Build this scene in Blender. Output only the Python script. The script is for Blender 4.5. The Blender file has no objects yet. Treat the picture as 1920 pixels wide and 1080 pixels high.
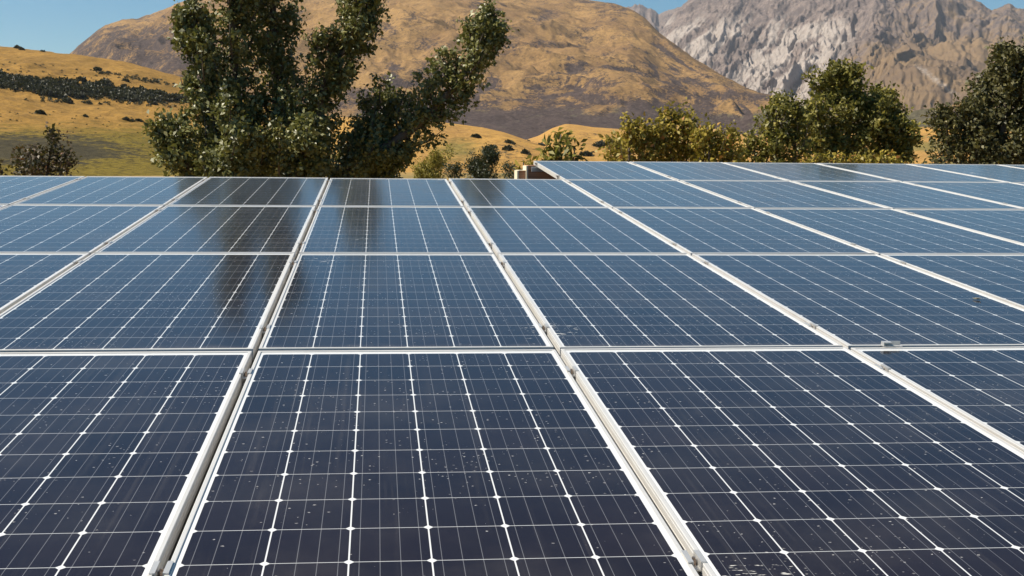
import bpy, math, random
import numpy as np
from mathutils import Vector, Matrix
from mathutils.bvhtree import BVHTree

R = math.radians
sc = bpy.context.scene
COL = sc.collection
rng = np.random.default_rng(7)
random.seed(7)

# ------------------------------------------------------------------ camera
ALPHA = R(4.1)                     # slope of the roof, rising away from the camera
Z0 = 3.2                           # height of the array origin
F_PX, PPX, PPY = 2081.7, 872.99, 535.43
YAW, PITCH, ROLL = 0.0818, 0.1920, 0.01458
CAM_A = Vector((0.3705, -3.5701, 0.9214))     # in the plane of the panels
A3 = Matrix.Rotation(ALPHA, 3, 'X')


def AW(x, y, z=0.0):
    """array-plane coordinates -> world"""
    return A3 @ Vector((x, y, z)) + Vector((0, 0, Z0))


cy, sy, cp, sp = math.cos(YAW), math.sin(YAW), math.cos(PITCH), math.sin(PITCH)
fw = Vector((sy * cp, cy * cp, -sp))
rt = Vector((cy, -sy, 0))
up = rt.cross(fw)
r_ = A3 @ (rt * math.cos(ROLL) + up * math.sin(ROLL))
u_ = A3 @ (up * math.cos(ROLL) - rt * math.sin(ROLL))
f_ = A3 @ fw
CAM = AW(*CAM_A)
cam = bpy.data.cameras.new('camera')
cam_o = bpy.data.objects.new('camera', cam)
COL.objects.link(cam_o)
M = Matrix((r_, u_, -f_)).transposed().to_4x4()
M.translation = CAM
cam_o.matrix_world = M
cam.sensor_width = 36
cam.lens = F_PX / 1920 * 36
cam.shift_x = (960 - PPX) / 1920
cam.shift_y = (PPY - 540) / 1920
cam.clip_start = 0.05
cam.clip_end = 60000
sc.camera = cam_o


def ray(px, py):
    return (f_ + r_ * ((px - PPX) / F_PX) + u_ * ((PPY - py) / F_PX)).normalized()


def at(px, py, dist):
    """point at horizontal distance dist along the sight line"""
    d = ray(px, py)
    return CAM + d * (dist / math.hypot(d.x, d.y))


def azel(px, py):
    d = ray(px, py)
    return math.atan2(d.x, d.y), d.z / math.hypot(d.x, d.y)


# ------------------------------------------------------------------ world, sun, exposure
SUN_EL, SUN_AZ = R(52), R(-86)      # azimuth from +Y, negative = left
world = bpy.data.worlds.new('World')
sc.world = world
world.use_nodes = True
wn = world.node_tree
bg = wn.nodes['Background']
sky = wn.nodes.new('ShaderNodeTexSky')
sky.sky_type = 'NISHITA'
sky.sun_disc = False
sky.sun_elevation = SUN_EL
sky.sun_rotation = SUN_AZ % (2 * math.pi)
sky.altitude = 1200
sky.air_density = 1.0
sky.dust_density = 0.15
sky.ozone_density = 2.0
hs = wn.nodes.new('ShaderNodeHueSaturation')
hs.inputs['Hue'].default_value = 0.488
hs.inputs['Saturation'].default_value = 1.6
wn.links.new(sky.outputs[0], hs.inputs['Color'])
wn.links.new(hs.outputs[0], bg.inputs[0])
bg.inputs[1].default_value = 0.052
sun = bpy.data.lights.new('sun', 'SUN')
sun.energy = 4.8
sun.angle = R(0.5)
sun.color = (1.0, 0.91, 0.76)
sun_o = bpy.data.objects.new('sun', sun)
COL.objects.link(sun_o)
sdir = Vector((math.sin(SUN_AZ) * math.cos(SUN_EL), math.cos(SUN_AZ) * math.cos(SUN_EL), math.sin(SUN_EL)))
sun_o.rotation_euler = (-sdir).to_track_quat('-Z', 'Y').to_euler()
sc.view_settings.view_transform = 'Standard'
sc.view_settings.look = 'None'
sc.view_settings.gamma = 1
sc.view_settings.exposure = 0.84
sc.cycles.max_bounces = 8
sc.cycles.use_denoising = True


# ------------------------------------------------------------------ helpers
def tag(o, label, cat, group=None, kind=None):
    if label: o['label'] = label
    if cat: o['category'] = cat
    if group: o['group'] = group
    if kind: o['kind'] = kind
    return o


def thing(name, label, cat, loc=(0, 0, 0), rot=(0, 0, 0), group=None):
    o = bpy.data.objects.new(name, None)
    COL.objects.link(o)
    o.location = loc
    o.rotation_euler = rot
    o.empty_display_size = 0.1
    return tag(o, label, cat, group)


def link_mesh(name, me, mat, parent=None):
    o = bpy.data.objects.new(name, me)
    COL.objects.link(o)
    if mat is not None and len(me.materials) == 0:
        me.materials.append(mat)
    if parent: o.parent = parent
    return o


def mesh_np(name, V, Fq, smooth=False, attrs=None):
    """V (n,3), Fq (m,4) quads or (m,3)"""
    me = bpy.data.meshes.new(name)
    V = np.asarray(V, dtype=np.float32)
    Fq = np.asarray(Fq, dtype=np.int32)
    k = Fq.shape[1]
    me.vertices.add(len(V))
    me.vertices.foreach_set('co', V.ravel())
    me.loops.add(Fq.size)
    me.loops.foreach_set('vertex_index', Fq.ravel())
    me.polygons.add(len(Fq))
    me.polygons.foreach_set('loop_start', np.arange(0, Fq.size, k, dtype=np.int32))
    me.polygons.foreach_set('loop_total', np.full(len(Fq), k, dtype=np.int32))
    if smooth:
        me.polygons.foreach_set('use_smooth', np.ones(len(Fq), dtype=bool))
    for an, av in (attrs or {}).items():
        a = me.attributes.new(an, 'FLOAT', 'POINT')
        a.data.foreach_set('value', np.asarray(av, dtype=np.float32))
    me.update(calc_edges=True)
    me.validate()
    return me


class MB:
    """collects boxes and prisms into one mesh"""
    def __init__(self):
        self.v, self.f = [], []

    def poly(self, verts, faces):
        o = len(self.v)
        self.v += [tuple(v) for v in verts]
        self.f += [tuple(o + i for i in f) for f in faces]

    def box(self, x0, x1, y0, y1, z0, z1):
        self.poly([(x0, y0, z0), (x1, y0, z0), (x1, y1, z0), (x0, y1, z0), (x0, y0, z1), (x1, y0, z1), (x1, y1, z1), (x0, y1, z1)],
                  [(3, 2, 1, 0), (4, 5, 6, 7), (0, 1, 5, 4), (1, 2, 6, 5), (2, 3, 7, 6), (3, 0, 4, 7)])

    def ngon_prism(self, n, r, cx, cy, z0, z1, ph=0):
        ring = [(cx + r * math.cos(ph + 2 * math.pi * i / n), cy + r * math.sin(ph + 2 * math.pi * i / n)) for i in range(n)]
        self.poly([(x, y, z0) for x, y in ring] + [(x, y, z1) for x, y in ring],
                  [tuple(range(n - 1, -1, -1)), tuple(range(n, 2 * n))] + [(i, (i + 1) % n, n + (i + 1) % n, n + i) for i in range(n)])

    def tube(self, pts, rad, n=7):
        """tapered tube through pts"""
        o = len(self.v)
        for i, p in enumerate(pts):
            p = Vector(p)
            a = Vector(pts[max(i - 1, 0)])
            b = Vector(pts[min(i + 1, len(pts) - 1)])
            t = (b - a).normalized()
            s = t.cross(Vector((0.31, 0.9, 0.22))).normalized()
            q = t.cross(s)
            for k in range(n):
                an = 2 * math.pi * k / n
                self.v.append(tuple(p + (s * math.cos(an) + q * math.sin(an)) * rad[i]))
        for i in range(len(pts) - 1):
            for k in range(n):
                self.f.append((o + i * n + k, o + i * n + (k + 1) % n, o + (i + 1) * n + (k + 1) % n, o + (i + 1) * n + k))
        self.f.append(tuple(o + k for k in range(n - 1, -1, -1)))
        self.f.append(tuple(o + (len(pts) - 1) * n + k for k in range(n)))

    def mesh(self, name, smooth=False):
        me = bpy.data.meshes.new(name)
        me.from_pydata(self.v, [], self.f)
        if smooth:
            me.polygons.foreach_set('use_smooth', [True] * len(me.polygons))
        me.update()
        return me


# numpy value noise ------------------------------------------------
def _hash(ix, iy, s):
    h = (ix.astype(np.int64) * 374761393 + iy.astype(np.int64) * 668265263 + s * 974634777) & 0xFFFFFFFF
    h = ((h ^ (h >> 13)) * 1274126177) & 0xFFFFFFFF
    h = h ^ (h >> 16)
    return (h & 0xFFFFFF) / float(0xFFFFFF)


def vnoise(x, y, s=0):
    ix, iy = np.floor(x), np.floor(y)
    fx, fy = x - ix, y - iy
    fx = fx * fx * fx * (fx * (fx * 6 - 15) + 10)
    fy = fy * fy * fy * (fy * (fy * 6 - 15) + 10)
    a, b = _hash(ix, iy, s), _hash(ix + 1, iy, s)
    c, d = _hash(ix, iy + 1, s), _hash(ix + 1, iy + 1, s)
    return (a + (b - a) * fx) * (1 - fy) + (c + (d - c) * fx) * fy


def fbm(x, y, s=0, o=5, g=0.5):
    t, a, n = 0, 1.0, 0
    for i in range(o):
        t = t + a * vnoise(x * 2 ** i + 17.3 * i, y * 2 ** i + 9.1 * i, s + i)
        n += a
        a *= g
    return t / n


def ridged(x, y, s=0, o=5, g=0.5):
    t, a, n = 0, 1.0, 0
    for i in range(o):
        t = t + a * (1 - np.abs(2 * vnoise(x * 2 ** i + 5.7 * i, y * 2 ** i + 3.3 * i, s + i) - 1))
        n += a
        a *= g
    return t / n


# shader helper ----------------------------------------------------
class NT:
    def __init__(self, name):
        self.m = bpy.data.materials.new(name)
        self.m.use_nodes = True
        self.t = self.m.node_tree
        self.b = self.t.nodes['Principled BSDF']
        self.out = self.t.nodes['Material Output']

    def n(self, kind, ins=None, **kw):
        nd = self.t.nodes.new('ShaderNode' + kind)
        for k, v in kw.items(): setattr(nd, k, v)
        for k, v in (ins or {}).items(): self.set(nd.inputs[k], v)
        return nd

    def set(self, sock, v):
        if isinstance(v, bpy.types.NodeSocket): self.t.links.new(v, sock)
        elif isinstance(v, bpy.types.Node): self.t.links.new(v.outputs[0], sock)
        else:
            if sock.type == 'RGBA' and len(v) == 3: v = (*v, 1)
            sock.default_value = v

    def math(self, op, a, b=None, c=None, clamp=False):
        nd = self.n('Math', operation=op, use_clamp=clamp)
        self.set(nd.inputs[0], a)
        if b is not None: self.set(nd.inputs[1], b)
        if c is not None: self.set(nd.inputs[2], c)
        return nd.outputs[0]

    def mix(self, f, a, b):
        nd = self.n('Mix', data_type='RGBA')
        self.set(nd.inputs[0], f)
        self.set(nd.inputs[6], a)
        self.set(nd.inputs[7], b)
        return nd.outputs[2]

    def ramp(self, v, lo, hi):
        """smoothstep of v from lo to hi"""
        nd = self.n('MapRange', interpolation_type='SMOOTHSTEP')
        self.set(nd.inputs[0], v)
        self.set(nd.inputs[1], lo)
        self.set(nd.inputs[2], hi)
        return nd.outputs[0]

    def noise(self, vec, scale, detail=4, rough=0.55, out=0):
        nd = self.n('TexNoise', {'Vector': vec, 'Scale': scale, 'Detail': detail, 'Roughness': rough})
        return nd.outputs[out]

    def attr(self, name):
        return self.n('Attribute', attribute_name=name).outputs['Fac']

    def pset(self, **kw):
        for k, v in kw.items():
            self.set(self.b.inputs[k.replace('_', ' ')], v)


# ------------------------------------------------------------------ terrain materials
def hill_mat(name, gold, gold2, scrub, green, rough_scale=1.0, scrub_sc=0.06):
    T = NT(name)
    P = T.n('NewGeometry').outputs['Position']
    big = T.noise(P, 0.012 * rough_scale, 5, 0.6)
    mid = T.noise(P, 0.07 * rough_scale, 8, 0.72)
    fine = T.noise(P, 0.30 * rough_scale, 6, 0.75)
    tuft = T.noise(T.n('VectorMath', {0: P, 1: (31.7, 11.3, 5.1)}, operation='ADD'), 0.16 * rough_scale, 8, 0.75)
    c = T.mix(T.ramp(big, 0.35, 0.65), gold, gold2)
    c = T.mix(T.math('MULTIPLY', T.ramp(mid, 0.47, 0.66), 0.65), c, (gold2[0] * 0.5, gold2[1] * 0.47, gold2[2] * 0.62))
    c = T.mix(T.math('MULTIPLY', T.ramp(fine, 0.46, 0.62), 0.5), c, [v * 0.5 for v in gold])
    c = T.mix(T.math('MULTIPLY', T.ramp(tuft, 0.54, 0.64), 0.6), c, [0.5 * (a_ + b_) for a_, b_ in zip(scrub, gold2)])
    c = T.mix(T.math('MULTIPLY', T.ramp(tuft, 0.45, 0.34), 0.5), c, [min(1, v * 1.35) for v in gold])
    gm = T.ramp(T.math('ADD', T.attr('green'), T.math('MULTIPLY', T.math('SUBTRACT', mid, 0.5), 0.9)), 0.3, 0.75)
    c = T.mix(gm, c, T.mix(T.ramp(fine, 0.4, 0.65), green, [v * 0.45 for v in green]))
    sn = T.noise(P, scrub_sc * rough_scale, 10, 0.76)
    sm = T.ramp(T.math('ADD', T.attr('scrub'), T.math('ADD', T.math('MULTIPLY', T.math('SUBTRACT', sn, 0.5), 2.0), T.math('MULTIPLY', T.math('SUBTRACT', fine, 0.5), 1.3))), 0.36, 0.66)
    c = T.mix(sm, c, T.mix(T.ramp(fine, 0.4, 0.6), scrub, [v * 0.55 for v in scrub]))
    T.pset(Base_Color=c, Roughness=0.95)
    T.b.inputs['Specular IOR Level'].default_value = 0.1
    bmp = T.n('Bump', {'Height': T.math('ADD', T.math('MULTIPLY', mid, 1.0), T.math('MULTIPLY', fine, 0.5)), 'Strength': 0.9, 'Distance': 2.0 / rough_scale})
    T.set(T.b.inputs['Normal'], bmp)
    return T.m


def rock_mat():
    T = NT('rock_and_scree')
    P = T.n('NewGeometry').outputs['Position']
    big = T.noise(P, 0.003, 6, 0.65)
    mid = T.noise(P, 0.016, 8, 0.7)
    fine = T.noise(P, 0.06, 8, 0.78)
    c = T.mix(T.ramp(mid, 0.38, 0.62), (0.105, 0.082, 0.074), (0.225, 0.175, 0.15))
    c = T.mix(T.math('MULTIPLY', T.ramp(fine, 0.45, 0.6), 0.65), c, (0.085, 0.068, 0.066))
    gm = T.ramp(T.math('ADD', T.attr('green'), T.math('MULTIPLY', T.math('SUBTRACT', mid, 0.5), 1.4)), 0.3, 0.65)
    c = T.mix(gm, c, T.mix(T.ramp(big, 0.4, 0.6), (0.20, 0.135, 0.075), (0.135, 0.094, 0.062)))
    sm = T.ramp(T.math('ADD', T.attr('scree'), T.math('MULTIPLY', T.math('SUBTRACT', fine, 0.5), 0.8)), 0.35, 0.8)
    c = T.mix(sm, c, (0.40, 0.35, 0.31))
    T.pset(Base_Color=c, Roughness=0.95)
    T.b.inputs['Specular IOR Level'].default_value = 0.1
    bmp = T.n('Bump', {'Height': T.math('ADD', mid, T.math('MULTIPLY', fine, 0.4)), 'Strength': 0.8, 'Distance': 14.0})
    T.set(T.b.inputs['Normal'], bmp)
    return T.m


def ground_mat():
    T = NT('dry_grass_ground')
    P = T.n('NewGeometry').outputs['Position']
    a = T.noise(P, 0.03, 6, 0.6)
    b = T.noise(P, 0.8, 6, 0.7)
    c = T.mix(T.ramp(a, 0.35, 0.65), (0.33, 0.20, 0.045), (0.20, 0.145, 0.03))
    c = T.mix(T.ramp(b, 0.4, 0.7), c, (0.12, 0.09, 0.035))
    T.pset(Base_Color=c, Roughness=0.95)
    bmp = T.n('Bump', {'Height': b, 'Strength': 0.8, 'Distance': 0.4})
    T.set(T.b.inputs['Normal'], bmp)
    return T.m


# ------------------------------------------------------------------ terrain
def smooth_interp(x, xs, ys):
    return np.interp(x, xs, ys)


def proj_px(P):
    d = P - np.array(CAM)
    z = d @ np.array(f_)
    return PPX + F_PX * (d @ np.array(r_)) / z, PPY - F_PX * (d @ np.array(u_)) / z


BVH = {}


def terrain(name, skyline, ridge, foot, zfoot, mat, na, nt, disp, profile, masks, fall=0.6, tmax=1.45, jag=0.0):
    """a hill with real depth: foot and ridge distances, a rising front and a back that falls away"""
    ae = [azel(x, y) for x, y in skyline]
    xs = np.array([p[0] for p in ae])
    es = np.array([p[1] for p in ae])
    az = np.linspace(xs[0], xs[-1], na)
    el = smooth_interp(az, xs, es)
    k = np.hanning(max(3, int(na / 90)) | 1)
    el = np.convolve(np.pad(el, len(k) // 2, mode='edge'), k / k.sum(), mode='valid')
    pxs = np.array([p[0] for p in skyline], float)
    pcol = np.interp(az, xs, pxs)
    D = np.interp(pcol, *zip(*ridge))
    Fo = np.interp(pcol, *zip(*foot))
    if jag: el = el + 0
    zr = CAM.z + D * el
    t = np.concatenate([np.linspace(0, 1, nt), np.linspace(1, tmax, nt // 5)[1:]])
    T_, A_ = np.meshgrid(t, az, indexing='ij')
    Dg, Fg, Zr, Pc = (np.broadcast_to(v, T_.shape) for v in (D, Fo, zr, pcol))
    rr = Fg + (Dg - Fg) * T_
    prof = np.interp(T_, *zip(*profile))
    h = zfoot + (Zr - zfoot) * prof
    back = np.clip(T_ - 1, 0, None)
    h = h - back * (Zr - zfoot) * fall / (tmax - 1)
    X = CAM.x + rr * np.sin(A_)
    Y = CAM.y + rr * np.cos(A_)
    if jag: h = h + jag * Dg * (ridged(A_ * 90, T_ * 2.5, 91, 5, 0.6) - 0.55) * np.clip(1 - np.abs(T_ - 1) * 3, 0, 1)
    h = h + disp(X, Y, T_, Pc)
    V = np.stack([X, Y, h], -1).reshape(-1, 3)
    nr, nc = T_.shape
    i = np.arange(nr * nc).reshape(nr, nc)
    Fq = np.stack([i[:-1, :-1], i[:-1, 1:], i[1:, 1:], i[1:, :-1]], -1).reshape(-1, 4)
    px, py = proj_px(V)
    at_ = {k_: f(px, py, T_.ravel(), V) for k_, f in masks.items()}
    me = mesh_np(name, V, Fq, True, at_)
    o = link_mesh(name, me, mat)
    o['kind'] = 'structure'
    st = max(1, 1)
    BVH[name] = BVHTree.FromPolygons([tuple(v) for v in V.tolist()], Fq.tolist())
    return o


def on(name, px, py):
    hit = BVH[name].ray_cast(CAM, ray(px, py))
    return hit[0] if hit and hit[0] is not None else None


def blob(px, py, cx, cy, rx, ry, pw=1.0):
    d = ((px - cx) / rx) ** 2 + ((py - cy) / ry) ** 2
    return np.exp(-d * pw)


def sstep(x, a, b):
    t = np.clip((x - a) / (b - a), 0, 1)
    return t * t * (3 - 2 * t)


# the ground sheet reaches the horizon
def ground():
    rad = np.concatenate([[0.0], np.geomspace(6, 7000, 42)])
    an = np.linspace(0, 2 * np.pi, 97)[:-1]
    V = [(0, 0, 0)]
    for r in rad[1:]:
        z = 0.25 * (vnoise(np.cos(an) * r / 9 + 50, np.sin(an) * r / 9 + 50, 3) - 0.5) * min(1, r / 30)
        V += list(zip(r * np.cos(an), r * np.sin(an), z))
    f = []
    n = len(an)
    for i in range(n): f.append((0, 1 + i, 1 + (i + 1) % n, 1 + (i + 1) % n))
    me = bpy.data.meshes.new('ground')
    faces = [(0, 1 + i, 1 + (i + 1) % n) for i in range(n)]
    for k in range(len(rad) - 2):
        a, b = 1 + k * n, 1 + (k + 1) * n
        faces += [(a + i, b + i, b + (i + 1) % n, a + (i + 1) % n) for i in range(n)]
    me.from_pydata(V, [], faces)
    me.update()
    o = link_mesh('ground', me, ground_mat())
    o['kind'] = 'structure'


ground()

m_left = hill_mat('golden_hillside', (0.32, 0.18, 0.042), (0.235, 0.135, 0.034), (0.06, 0.05, 0.026), (0.17, 0.125, 0.02), 3.0, 0.06)
m_foot = hill_mat('golden_foothill', (0.44, 0.25, 0.065), (0.36, 0.205, 0.065), (0.07, 0.065, 0.045), (0.22, 0.17, 0.05), 2.5, 0.05)
m_main = hill_mat('tussock_mountain', (0.30, 0.182, 0.07), (0.205, 0.122, 0.052), (0.075, 0.054, 0.048), (0.10, 0.088, 0.055), 0.8, 0.026)

terrain('hill', [(-900, 40), (-500, 62), (-200, 78), (0, 87), (60, 94), (135, 102), (230, 114), (280, 127), (330, 142), (365, 151), (450, 180), (550, 210), (650, 235), (760, 268), (850, 290), (920, 305)],
        [(-900, 650), (0, 560), (400, 480), (920, 300)], [(-900, 150), (400, 150), (920, 190)], -1.0, m_left, 520, 200,
        lambda X, Y, T, P: (fbm(X / 60, Y / 60, 11, 5) - 0.5) * 10 * np.clip(T * 2, 0, 1) * np.clip((1 - T) * 3, 0.03, 1) + (ridged(X / 26, Y / 60, 13, 5, 0.6) - 0.55) * 3.2 * np.clip(T * 2, 0, 1) * np.clip((1 - T) * 4, 0.05, 1) + (fbm(X / 7, Y / 7, 12, 4) - 0.5) * 1.1 * np.clip(T * 3, 0, 1),
        [(0, 0), (0.25, 0.16), (0.5, 0.42), (0.75, 0.72), (0.92, 0.94), (1, 1), (1.45, 1)],
        {'green': lambda px, py, t, V: sstep(py, 180, 290) * 0.9,
         'scrub': lambda px, py, t, V: 0.95 * blob(px, py, 70, 282, 200, 34) + 0.05 + 0.2 * blob(px, py, 240, 140, 120, 25)})

terrain('foothill', [(380, 250), (560, 222), (690, 219), (780, 224), (860, 233), (905, 239), (945, 248), (980, 260), (1010, 271), (1050, 284), (1120, 300), (1200, 312)],
        [(380, 330), (900, 300), (1200, 240)], [(380, 170), (1200, 190)], -1.0, m_foot, 300, 110,
        lambda X, Y, T, P: (ridged(X / 30, Y / 30, 22, 5, 0.6) - 0.5) * 2.2 * np.clip(T * 2, 0, 1) * np.clip((1 - T) * 3, 0.03, 1) + (fbm(X / 40, Y / 40, 21, 5) - 0.5) * 5 * np.clip(T * 2, 0, 1) * np.clip((1 - T) * 3, 0.03, 1),
        [(0, 0), (0.3, 0.18), (0.6, 0.55), (0.85, 0.9), (1, 1), (1.45, 1)],
        {'green': lambda px, py, t, V: 0.15 + 0.5 * blob(px, py, 860, 280, 70, 25), 'scrub': lambda px, py, t, V: 0.5 * blob(px, py, 960, 282, 50, 22) + 0.35 * blob(px, py, 850, 285, 60, 20)})

terrain('far_foothill', [(500, 290), (800, 275), (930, 266), (985, 262), (1010, 254), (1035, 240), (1060, 232), (1085, 234), (1110, 238), (1180, 243), (1260, 247), (1360, 253), (1440, 255), (1560, 250), (1690, 245), (1730, 240), (1770, 240), (1900, 247), (2100, 242), (2500, 235)],
        [(500, 700), (1060, 720), (2500, 800)], [(500, 300), (2500, 260)], -1.0, m_foot, 520, 140,
        lambda X, Y, T, P: (fbm(X / 70, Y / 70, 31, 5) - 0.5) * 11 * np.clip(T * 2, 0, 1) * np.clip((1 - T) * 3, 0.06, 1),
        [(0, 0), (0.3, 0.2), (0.6, 0.55), (0.85, 0.9), (1, 1), (1.45, 1)],
        {'green': lambda px, py, t, V: 0.05 + 0.7 * sstep(px, 1600, 1720) * blob(px, py, 1740, 275, 200, 14), 'scrub': lambda px, py, t, V: 0.02 + 0.3 * blob(px, py, 1100, 255, 60, 8) + 0.35 * blob(px, py, 1780, 278, 200, 9)})


def main_disp(X, Y, T, P):
    env = np.clip(T * 3, 0, 1) * np.clip((1 - T) * 2.2, 0.02, 1)
    g = (fbm(X / 420, Y / 420, 41, 4) - 0.5) * 130
    wx = (fbm(X / 300, Y / 300, 47, 3) - 0.5) * 260
    gul = (ridged((X * 0.8 + Y * 0.6 + wx) / 330, (Y * 0.8 - X * 0.6) / 700, 42, 6, 0.6) - 0.55) * 110
    fine = (fbm(X / 45, Y / 45, 43, 5) - 0.5) * 12
    return (g * 0.6 + gul + fine) * env + (fbm(X / 60, Y / 60, 44, 4) - 0.5) * 6 * np.clip(T * 3, 0, 1)


def main_scrub(px, py, t, V):
    n = fbm(px / 60, py / 30, 45, 4) - 0.5
    s = 0.74 * sstep(py + n * 60, 168, 205) * sstep(px, 560, 700) * (1 - sstep(px - (py - 190) * 2.0, 1290, 1420))
    s = np.maximum(s, 0.55 * blob(px, py, 800, 140, 150, 42))
    s = np.maximum(s, 0.5 * blob(px, py, 1060, 158, 200, 44))
    s = np.maximum(s, 0.56 * blob(px, py, 1320, 165, 140, 55))
    wob = (fbm(px / 80, py / 40, 48, 3) - 0.5) * 26
    a1 = ridged((py - 0.57 * px + wob) / 20, (px + 0.57 * py) / 150, 49, 4, 0.6)
    s = np.maximum(s, np.clip((a1 - 0.5) * 3.0, 0, 0.85) * sstep(px, 1120, 1240) * sstep(py - 0.57 * px, -640, -610) * (1 - sstep(py - 0.57 * px, -540, -500)))
    a2 = ridged((py - 0.22 * px + wob) / 26, (px + 0.2 * py) / 170, 50, 4, 0.6)
    s = np.maximum(s, np.clip((a2 - 0.5) * 3.0, 0, 0.9) * sstep(px, 640, 760) * (1 - sstep(px, 1230, 1330)) * sstep(py, 95, 140))
    s = np.maximum(s, 0.64 * (1 - sstep(px, 330, 560)) * sstep(py, -10, 80))
    s = np.maximum(s, 0.45 * blob(px, py, 1160, 25, 90, 32))
    s = np.maximum(s, 0.40 * blob(px, py, 900, 40, 220, 8))
    return np.maximum(s, 0.33 + 0.6 * n)


terrain('mountain', [(-500, 200), (-200, 160), (60, 132), (110, 113), (135, 99), (165, 71), (200, 46), (230, 38), (262, 35), (300, 20), (340, 4), (400, -12), (480, -22), (560, -26), (700, -30), (850, -25), (950, -14), (1030, -4), (1060, -3), (1090, 0), (1110, 3), (1150, 9), (1185, 19), (1210, 37), (1235, 62), (1270, 87), (1310, 114), (1360, 146), (1410, 171), (1450, 184), (1500, 204), (1560, 234), (1640, 258), (1800, 280)],
        [(-500, 3000), (500, 2700), (1100, 2600), (1400, 2000), (1800, 1300)], [(-500, 1100), (500, 950), (1400, 900), (1800, 900)], 6.0, m_main, 900, 300, main_disp,
        [(0, 0), (0.15, 0.09), (0.4, 0.33), (0.7, 0.68), (0.9, 0.92), (1, 1), (1.45, 1)],
        {'green': lambda px, py, t, V: 0.85 * sstep(py + (fbm(px / 70, py / 30, 46, 3) - 0.5) * 40, 185, 222) * sstep(px, 560, 700), 'scrub': main_scrub}, jag=0.0022)


def rock_disp(X, Y, T, P):
    env = np.clip(T * 4, 0, 1) * np.clip((1 - T) * 3, 0.05, 1)
    s = P - 240 * T
    s = s + (fbm(X / 260, Y / 260, 56, 4) - 0.5) * 70
    gul = (ridged(s / 58, T * 2.8 + P / 300, 51, 6, 0.62) - 0.55) * 150
    gul = gul + (ridged(X / 210, Y / 210, 57, 6, 0.6) - 0.55) * 60 * np.clip((1560 - P) / 200, 0.25, 1)
    g = (fbm(X / 700, Y / 700, 52, 6, 0.55) - 0.5) * 200
    gr = 1 - 0.75 * sstep(P + 230 * (1 - T) * 0.9, 1690, 1900) * (1 - sstep(T, 0.5, 0.85))
    return (gul * gr + g) * env + (ridged(X / 130, Y / 130, 53, 5, 0.6) - 0.55) * 26 * np.clip(T * 3, 0, 1) * np.clip((1.05 - T) * 4, 0.35, 1) + (ridged(X / 42, Y / 42, 55, 4, 0.6) - 0.55) * 13 * np.clip(T * 3, 0, 1)


def rock_scree(px, py, t, V):
    n = ridged((px + py + 40 * fbm(px / 50, py / 50, 58, 3)) / 30, py / 110, 54, 5, 0.6)
    w = (1 - sstep(px + py * 0.55, 1600, 1720)) * sstep(py, -30, 60)
    m = np.clip((n - 0.42) * 2.6, 0, 0.62) * w
    m = np.maximum(m, 0.72 * np.exp(-(((px + py * 0.95) - 1626) / 19) ** 2) * sstep(py, 70, 115) * (1 - sstep(py, 172, 190)))
    m = np.maximum(m, 0.55 * np.exp(-(((px - py * 1.3) - 1560) / 20) ** 2) * sstep(py, 95, 130) * (1 - sstep(py, 170, 200)))
    return m


terrain('rocky_mountain', [(1080, 160), (1180, 105), (1235, 62), (1250, 46), (1265, 25), (1290, 1), (1330, -22), (1400, -38), (1500, -44), (1600, -42), (1700, -30), (1770, -14), (1805, -3), (1830, 7), (1860, 20), (1880, 17), (1892, 12), (1905, 20), (1930, 26), (2000, 45), (2200, 70), (2600, 110)],
        [(1080, 4600), (1300, 5200), (2600, 4600)], [(1080, 3200), (1400, 2600), (1700, 1600), (2600, 1300)], 8.0, rock_mat(), 800, 320, rock_disp,
        [(0, 0), (0.2, 0.10), (0.5, 0.38), (0.8, 0.76), (0.95, 0.96), (1, 1), (1.45, 1)],
        {'green': lambda px, py, t, V: 0.42 * sstep(px + py * 0.6, 1560, 1720) + 0.55 * sstep(px + py * 0.9, 1640, 1860) * sstep(py, 40, 130) + 0.5 * sstep(py, 150, 200), 'scree': rock_scree}, jag=0.006)

terrain('distant_peak', [(1000, 120), (1100, 60), (1150, 22), (1172, 16), (1190, 9), (1203, 13), (1215, 18), (1226, 19), (1235, 27), (1246, 22), (1262, 19), (1280, 14), (1330, 20), (1420, 60)],
        [(1000, 6600), (1420, 6600)], [(1000, 4800), (1420, 4800)], 10.0, rock_mat(), 260, 160,
        lambda X, Y, T, P: (ridged(P / 22, T * 3, 61, 5, 0.6) - 0.55) * 240 * np.clip(T * 3, 0, 1) * np.clip((1 - T) * 4, 0.12, 1),
        [(0, 0), (0.5, 0.42), (1, 1), (1.45, 1)],
        {'green': lambda px, py, t, V: px * 0, 'scree': lambda px, py, t, V: 0.35 + px * 0}, jag=0.004)


# ------------------------------------------------------------------ panel materials
PX, PY = 1.0123, 1.9762
PW, PL, PH = 0.992, 1.952, 0.040
MT, MBOT = 0.036, 0.020            # white margin above and below the cells
CW, CH = 0.159, 0.158


def aluminium(name, base=0.62, rough=0.42, metal=0.35, tint=(1, 0.985, 0.96)):
    T = NT(name)
    P = T.n('TexCoord').outputs['Object']
    st = T.n('Mapping', {'Vector': P, 'Scale': (1.0, 1.0, 1.0)})
    n = T.noise(st, 16, 4, 0.6)
    big = T.noise(T.n('NewGeometry').outputs['Position'], 3.0, 4, 0.6)
    c = T.mix(T.ramp(n, 0.3, 0.75), [base * v for v in tint], [base * 0.92 * v for v in tint])
    c = T.mix(T.math('MULTIPLY', T.ramp(big, 0.5, 0.75), 0.35), c, (base * 0.72, base * 0.66, base * 0.58))
    T.pset(Base_Color=c, Roughness=T.math('ADD', rough, T.math('MULTIPLY', n, 0.12)), Metallic=metal)
    return T.m


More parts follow.
